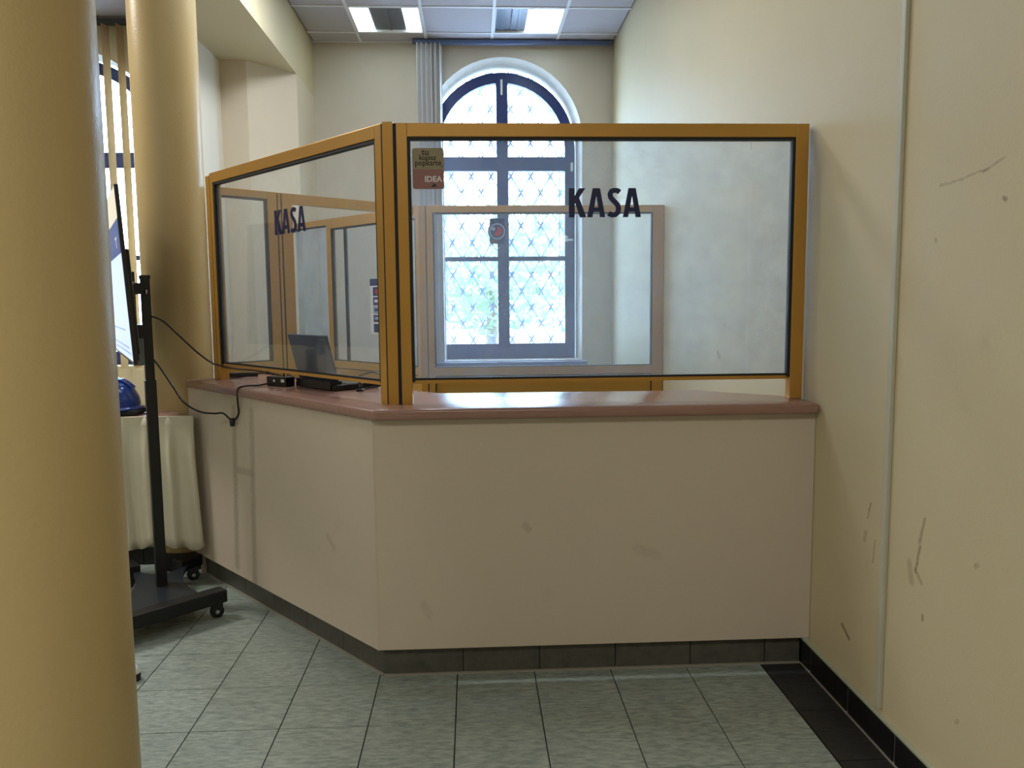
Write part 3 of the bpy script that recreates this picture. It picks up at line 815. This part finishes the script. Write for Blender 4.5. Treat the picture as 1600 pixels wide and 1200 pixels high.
rc = thing('remote_control', 'flat black remote control lying on the worktop beside the left post', 'remote control', tuple(g2(1.4, .1, ZT)))
RP = V((-1.345, 4.285, 0)); RU = V((1, .32, 0)).normalized(); RN = V((-RU.y, RU.x, 0))
obj('body', MB().obox(RP, RU, RN, 0, .19, 0, .045, ZT+.0005, ZT+.022, .004), blackp, rc)
obj('buttons', MB().obox(RP, RU, RN, .03, .07, .008, .037, ZT+.022, ZT+.0235).obox(RP, RU, RN, .09, .15, .008, .037, ZT+.022, ZT+.0235), darkgrey, rc)
pg = thing('plug', 'small black upright plug on the worktop right of the laptop', 'plug', (-.50, 3.535, ZT))
obj('body', MB().lathe([(0, 0), (.017, 0), (.018, .006), (.012, .010), (.012, .028), (.006, .036), (.005, .055), (0, .056)], (-.505, 3.545, ZT+.0005), 12), blackp, pg, smooth=True)
tag(obj('cable', MB().tube([(-.505, 3.56, ZT+.006), (-.47, 3.62, ZT+.006), (-.42, 3.66, ZT+.012), (-.36, 3.62, ZT+.006), (-.30, 3.50, ZT+.006)], .004, 6), blackp, smooth=True, loc=(-.45, 3.62, ZT)), 'short black cable curling from the plug behind the corner post', 'cable')
tag(obj('cable', MB().tube([(-.56, 3.80, ZT+.036), (-.52, 3.83, ZT+.052), (-.46, 3.80, ZT+.060), (-.40, 3.74, ZT+.030), (-.33, 3.62, ZT+.006), (-.27, 3.5, ZT+.006)], .004, 6), darkgrey, smooth=True, loc=(-.45, 3.75, ZT)), 'grey cable looping in the air right of the laptop', 'cable')

# ------------------------------------------------------------------ television on its stand
TB = V((-1.340, 3.20, 1.2153)); TW = V((-.448, .894, 0)).normalized(); TF = V((-.894, -.448, 0)).normalized()
th = math.radians(2.75); TU = TF*math.sin(th)+V((0, 0, math.cos(th))); TN = TW.cross(TU).normalized()
if TN.dot(TF) > 0: TN = -TN                                          # TN points to the back of the set
tv = thing('television', 'large thin television turned edge-on, tilted on the black stand', 'television', tuple(TB+TW*.62))
obj('bezel', MB().obox(TB, TW, TN, 0, 1.24, 0, .016, 0, .70, .003, TU), blackp, tv)
obj('back_housing', MB().obox(TB, TW, TN, .10, 1.14, .016, .036, .03, .46, .008, TU), black, tv)
cream_s = emis('screen_pale_cream', lin(206, 196, 170), .9); navy_s = emis('screen_navy', lin(36, 54, 110), .9); lav_s = emis('screen_lavender', lin(188, 204, 250), .95); line_s = emis('screen_blue_lines', lin(120, 150, 205), .9)
for m_ in (cream_s, navy_s, lav_s, line_s): m_.node_tree.nodes['Principled BSDF'].inputs['Base Color'].default_value = (.01, .01, .01, 1)
def scr(name, a0, a1, v0, v1, mat, d=.0012): obj(name, MB().obox(TB, TW, TN, a0, a1, -d, 0, v0, v1, 0, TU), mat, scn if scn else tv)
scn = None
scn = obj('screen', MB().obox(TB, TW, TN, .008, 1.232, -.001, 0, .012, .438, 0, TU), lav_s, tv)
scr('picture_band', .008, 1.232, .438, .572, navy_s); scr('picture_band', .008, 1.232, .572, .692, cream_s)
scr('picture_mark', .16, .27, .504, .511, cream_s, .0016); scr('picture_mark', .205, .225, .468, .504, cream_s, .0016)
scr('picture_line', .25, 1.2, .128, .134, line_s, .0016); scr('picture_line', .12, 1.2, .058, .064, line_s, .0016); scr('picture_line', .05, 1.0, .036, .042, line_s, .0016)

sd = thing('television_stand', 'black wheeled television stand with one square pole and flat base', 'television stand', (-1.52, 3.80, 0))
PC = V((-1.520, 3.80, 0)); sU = V((-.46, .888, 0)).normalized(); sF = V((-.888, -.46, 0)).normalized()
obj('pole', MB().obox(PC, sU, sF, -.028, .028, -.024, .024, .10, 1.10, .004), black, sd)
obj('upper_pole', MB().obox(PC, sU, sF, -.023, .023, -.020, .020, .90, 1.585, .003), black, sd)
obj('pole_cap', MB().obox(PC, sU, sF, -.026, .026, -.023, .023, 1.57, 1.588, .003), black, sd)
# mounting rails on the pole side that faces the set
mb_ = MB()
mb_.obox(PC, sU, sF, -.10, .10, .024, .055, 1.30, 1.36).obox(PC, sU, sF, -.10, .10, .024, .055, 1.50, 1.55)
obj('mount_bracket', mb_, black, sd)
for s in (-.085, .085):
    a = PC+sU*s
    b = obj('mount_arm', MB().obox(a, sU, sF, -.012, .012, .050, .070, 1.20, 1.60, .002), black, sd)
    for z in (1.25, 1.40, 1.55): obj('bolt', MB().obox(a, sU, sF, -.014, -.012, .055, .065, z-.006, z+.006), steel, b)
lb = obj('lower_bracket', MB().obox(PC, sU, sF, -.034, -.026, .022, .070, 1.17, 1.33, .002), plain('grey_bracket_steel', lin(112, 118, 118), rough=.4, metal=.3), sd)
for z in (1.20, 1.31): obj('bracket_hole', MB().obox(PC, sU, sF, -.0355, -.034, .045, .058, z-.006, z+.006), black, lb)
obj('bracket_hole', MB().obox(PC, sU, sF, -.0355, -.034, .04, .054, 1.248, 1.262), white_p, lb)  # white plate painting the glint at the middle hole
obj('wing_screw', MB().obox(PC, sU, sF, -.05, -.02, -.004, .004, 1.50, 1.52, .002), steel, sd)
# base: four arms and a plate
B1 = V((-1.20, 3.63, 0)); B2 = V((-1.495, 4.165, 0)); B4 = V((-1.62, 3.22, 0)); B3 = V((-1.80, 4.07, 0))
def bar(p, q, w, z0, z1):
    d = (q-p).normalized(); k = V((-d.y, d.x, 0))
    return MB().obox(p, d, k, -.03, (q-p).length+.03, -w/2, w/2, z0, z1, .008)
obj('base_arm', bar(B1, B4, .075, .075, .135), black, sd)
def stub(p, q, l): return bar(p, p+(q-p).normalized()*l, .075, .075, .135)
obj('base_arm', stub(B2, V((-1.62, 3.95, 0)), .075), black, sd)
obj('base_arm', stub(B3, V((-1.66, 3.90, 0)), .075), black, sd)
def lerp(a, b, t): return a+(b-a)*t
m1 = []
for a, b, pull in ((lerp(B1, B4, .06), lerp(B2, PC, .12), .42), (lerp(B2, PC, .12), lerp(B3, PC, .12), .45), (lerp(B3, PC, .12), B4, .42)):
    mid = lerp(a, b, .5)
    for t in range(8):
        t /= 8; p = lerp(a, b, t)+(PC-mid)*pull*math.sin(math.pi*t); m1.append((p.x, p.y))
m1.append((B4.x, B4.y))
obj('base_plate', MB().prism(m1, .088, .104), plain('blue_black_steel', lin(34, 40, 50), rough=.35), sd)
for c in (B1, B2, B3, B4):
    c = c+(PC-c).normalized()*.01
    cs_ = MB().obox(c, sU, sF, -.022, .022, -.026, .026, .052, .076, .003).obox(c, sU, sF, -.020, -.014, -.024, .024, .026, .056).obox(c, sU, sF, .014, .020, -.024, .024, .026, .056)
    k_ = obj('caster', cs_, blackp, sd)
    wm = MB(); n_ = 16
    for s in (-.012, .012):
        pass
    ring = [(math.cos(2*math.pi*i/n_)*.031, math.sin(2*math.pi*i/n_)*.031) for i in range(n_)]
    wm.poly(ring, lambda a, b, d: c+sF*a+V((0, 0, b+.031))+sU*d, -.012, .012)
    obj('wheel', wm, blackp, k_, smooth=True)
    obj('axle', MB().poly([(a*.3, b*.3) for a, b in ring], lambda a, b, d: c+sF*a+V((0, 0, b+.031))+sU*d, -.022, .022), steel, k_)

# cables from the stand
tag(obj('cable', MB().tube([(-1.495, 3.785, 1.398), (-1.46, 3.83, 1.375), (-1.42, 3.90, 1.31), (-1.37, 4.00, 1.22), (-1.33, 4.10, 1.155), (-1.305, 4.16, 1.135), (-1.272, 4.168, 1.124), (-1.22, 4.20, 1.112), (-1.14, 4.20, 1.105), (-1.06, 4.19, 1.09), (-.98, 4.2, 1.068)], .0045, 7), blackp, smooth=True, loc=(-1.3, 4.1, 1.06)), 'black cable from the top of the television stand through the gap below the left glass', 'cable')
tag(obj('cable', MB().tube([(-1.27, 4.20, 1.064), (-1.22, 4.22, 1.068), (-1.10, 4.16, 1.095), (-1.0, 4.10, 1.112), (-.95, 4.07, 1.10), (-.88, 4.03, 1.066)], .0035, 6), blackp, smooth=True, loc=(-1, 4.1, 1.06)), 'thin dark cable lying along the inside of the left glass', 'cable')
hc = thing('cable', 'black cable hanging from the stand and looping over the counter edge to the black box', 'cable', (-1.1, 3.75, 1.0))
F0 = V((-1.155, 3.79, .90))
hp = [(-1.497, 3.785, 1.20), (-1.47, 3.79, 1.16), (-1.42, 3.80, 1.07), (-1.37, 3.80, .99), (-1.30, 3.80, .945), (-1.235, 3.80, .935), (-1.19, 3.80, .935), (-1.155, 3.795, .905), (-1.135, 3.80, .905), (-1.115, 3.79, .935), (-1.110, 3.77, .985), (-1.104, 3.748, 1.035), (-1.093, 3.742, 1.062), (-1.06, 3.765, 1.068), (-1.02, 3.80, 1.066), (-.985, 3.845, 1.07)]
obj('wire', MB().tube(hp, .0045, 7), blackp, hc, smooth=True)
obj('ferrite_plug', MB().lathe([(0, -.022), (.010, -.02), (.013, -.008), (.013, .012), (.008, .02), (0, .021)], (-1.146, 3.792, .893), 12), blackp, hc, smooth=True)

# ------------------------------------------------------------------ skirted table with the helmet
tb = thing('skirted_table', 'narrow wooden table with cream pleated cloth skirt, beside the counter end', 'table', (-1.9, 4.25, 0))
TXR, TYF, TZ = -1.452, 4.12, .882
top = [(-2.5, TYF), (TXR, TYF), (TXR-.15, 4.295), (-2.5, 4.295)]
obj('tabletop', MB().prism(top, TZ-.025, TZ, .004), wtop, tb)
for x, y in ((-2.05, 4.17), (-2.44, 4.17), (-2.05, 4.26), (-2.44, 4.26)): obj('leg', MB().box(x-.02, x+.02, y-.02, y+.02, 0, TZ-.025), wtop, tb)
sk = MB(); path = []
n_ = 150
total = 1.05
for i in range(n_+1):
    t = i/n_*total
    path.append(t)
rows = 14; vs = []; fs = []
for r in range(rows+1):
    v = r/rows
    for i, t in enumerate(path):
        x = TXR+.012-t+.035*v*(1-t/total)
        ph = t*2*math.pi/.115
        amp = (.002+.034*min(1, max(0, v-.06)*5)*(.7+.3*v))
        y = TYF-.012-amp*(.5+.5*math.sin(ph+.9*math.sin(ph)+.5*math.sin(v*3+t*9)))-.006*v
        z = TZ-.002-(.675+.02*math.sin(t*21)+.008*math.sin(t*47))*v
        vs.append((x, y, z))
N = n_+1
for r in range(rows):
    for i in range(n_): fs.append((r*N+i, r*N+i+1, (r+1)*N+i+1, (r+1)*N+i))
sk.add(vs, fs)
cl = obj('skirt', sk, cloth, tb, smooth='all')
sm = cl.modifiers.new('thick', 'SOLIDIFY'); sm.thickness = .002
obj('skirt_band', MB().box(-2.5, TXR+.014, TYF-.014, TYF-.004, TZ-.05, TZ+.001, .003), cloth, tb)
hl = thing('hard_hat', 'glossy blue hard hat lying on the skirted table behind the stand', 'helmet', (-1.885, 4.26, TZ+.03))
HC = (-1.888, 4.235, TZ+.034)
obj('shell', MB().lathe([(.128, 0), (.132, .02), (.126, .055), (.105, .10), (.07, .132), (.03, .146), (0, .149)], HC, 28), helmet_m, hl, smooth='all')
obj('brim', MB().lathe([(.125, 0), (.150, -.006), (.152, -.001), (.129, .010)], HC, 28), helmet_m, hl, smooth='all')
rd = MB()
for s in (-.022, 0, .022):
    rd.tube([(HC[0]-.105, HC[1]+s, HC[2]+.103), (HC[0]-.06, HC[1]+s, HC[2]+.140), (HC[0], HC[1]+s, HC[2]+.152), (HC[0]+.06, HC[1]+s, HC[2]+.140), (HC[0]+.105, HC[1]+s, HC[2]+.103)], .006, 6)
obj('ridge', rd, helmet_m, hl, smooth=True)
fb = thing('black_pouch', 'flat black pouch lying on the table under the blue hard hat', 'bag', (-1.9, 4.25, TZ))
obj('body', MB().box(-2.08, -1.735, 4.13, 4.288, TZ+.001, TZ+.026, .010), plain('black_fabric', lin(18, 18, 24), rough=.8), fb, smooth=True)
obj('flap', MB().box(-2.07, -1.745, 4.135, 4.22, TZ+.024, TZ+.0285, .002), MATS['black_fabric'], fb)

# ------------------------------------------------------------------ shoe tip behind the near column
sh = thing('shoe', 'white shoe with dark sole, its toe showing past the near column', 'shoe', (-1.43, 3.02, 0))
def shoe_outline(k=1.0):
    pts = []
    for i in range(24):
        t = 2*math.pi*i/24; x = math.cos(t); y = math.sin(t)
        pts.append((-1.447+.14*x*k, 3.02+(.045+.008*x)*y*k))
    return pts
obj('sole', MB().prism(shoe_outline(), .001, .03, .005), blackp, sh, smooth=True)
um = MB(); ring = []
prof = [(1.0, .03), (.99, .05), (.93, .070), (.80, .085), (.6, .098), (.3, .105)]
vs = []; fs = []
for k, z in prof:
    for i in range(24):
        t = 2*math.pi*i/24; x = math.cos(t); y = math.sin(t)
        vs.append((-1.447+.138*x*k, 3.02+(.045+.008*x)*y*k, z-(.028*max(0, x)*(z-.03)/.075)))
for r in range(len(prof)-1):
    for i in range(24): fs.append((r*24+i, r*24+(i+1) % 24, (r+1)*24+(i+1) % 24, (r+1)*24+i))
fs.append(tuple(range((len(prof)-1)*24, len(prof)*24)))
um.add(vs, fs)
obj('upper', um, white_p, sh, smooth='all')
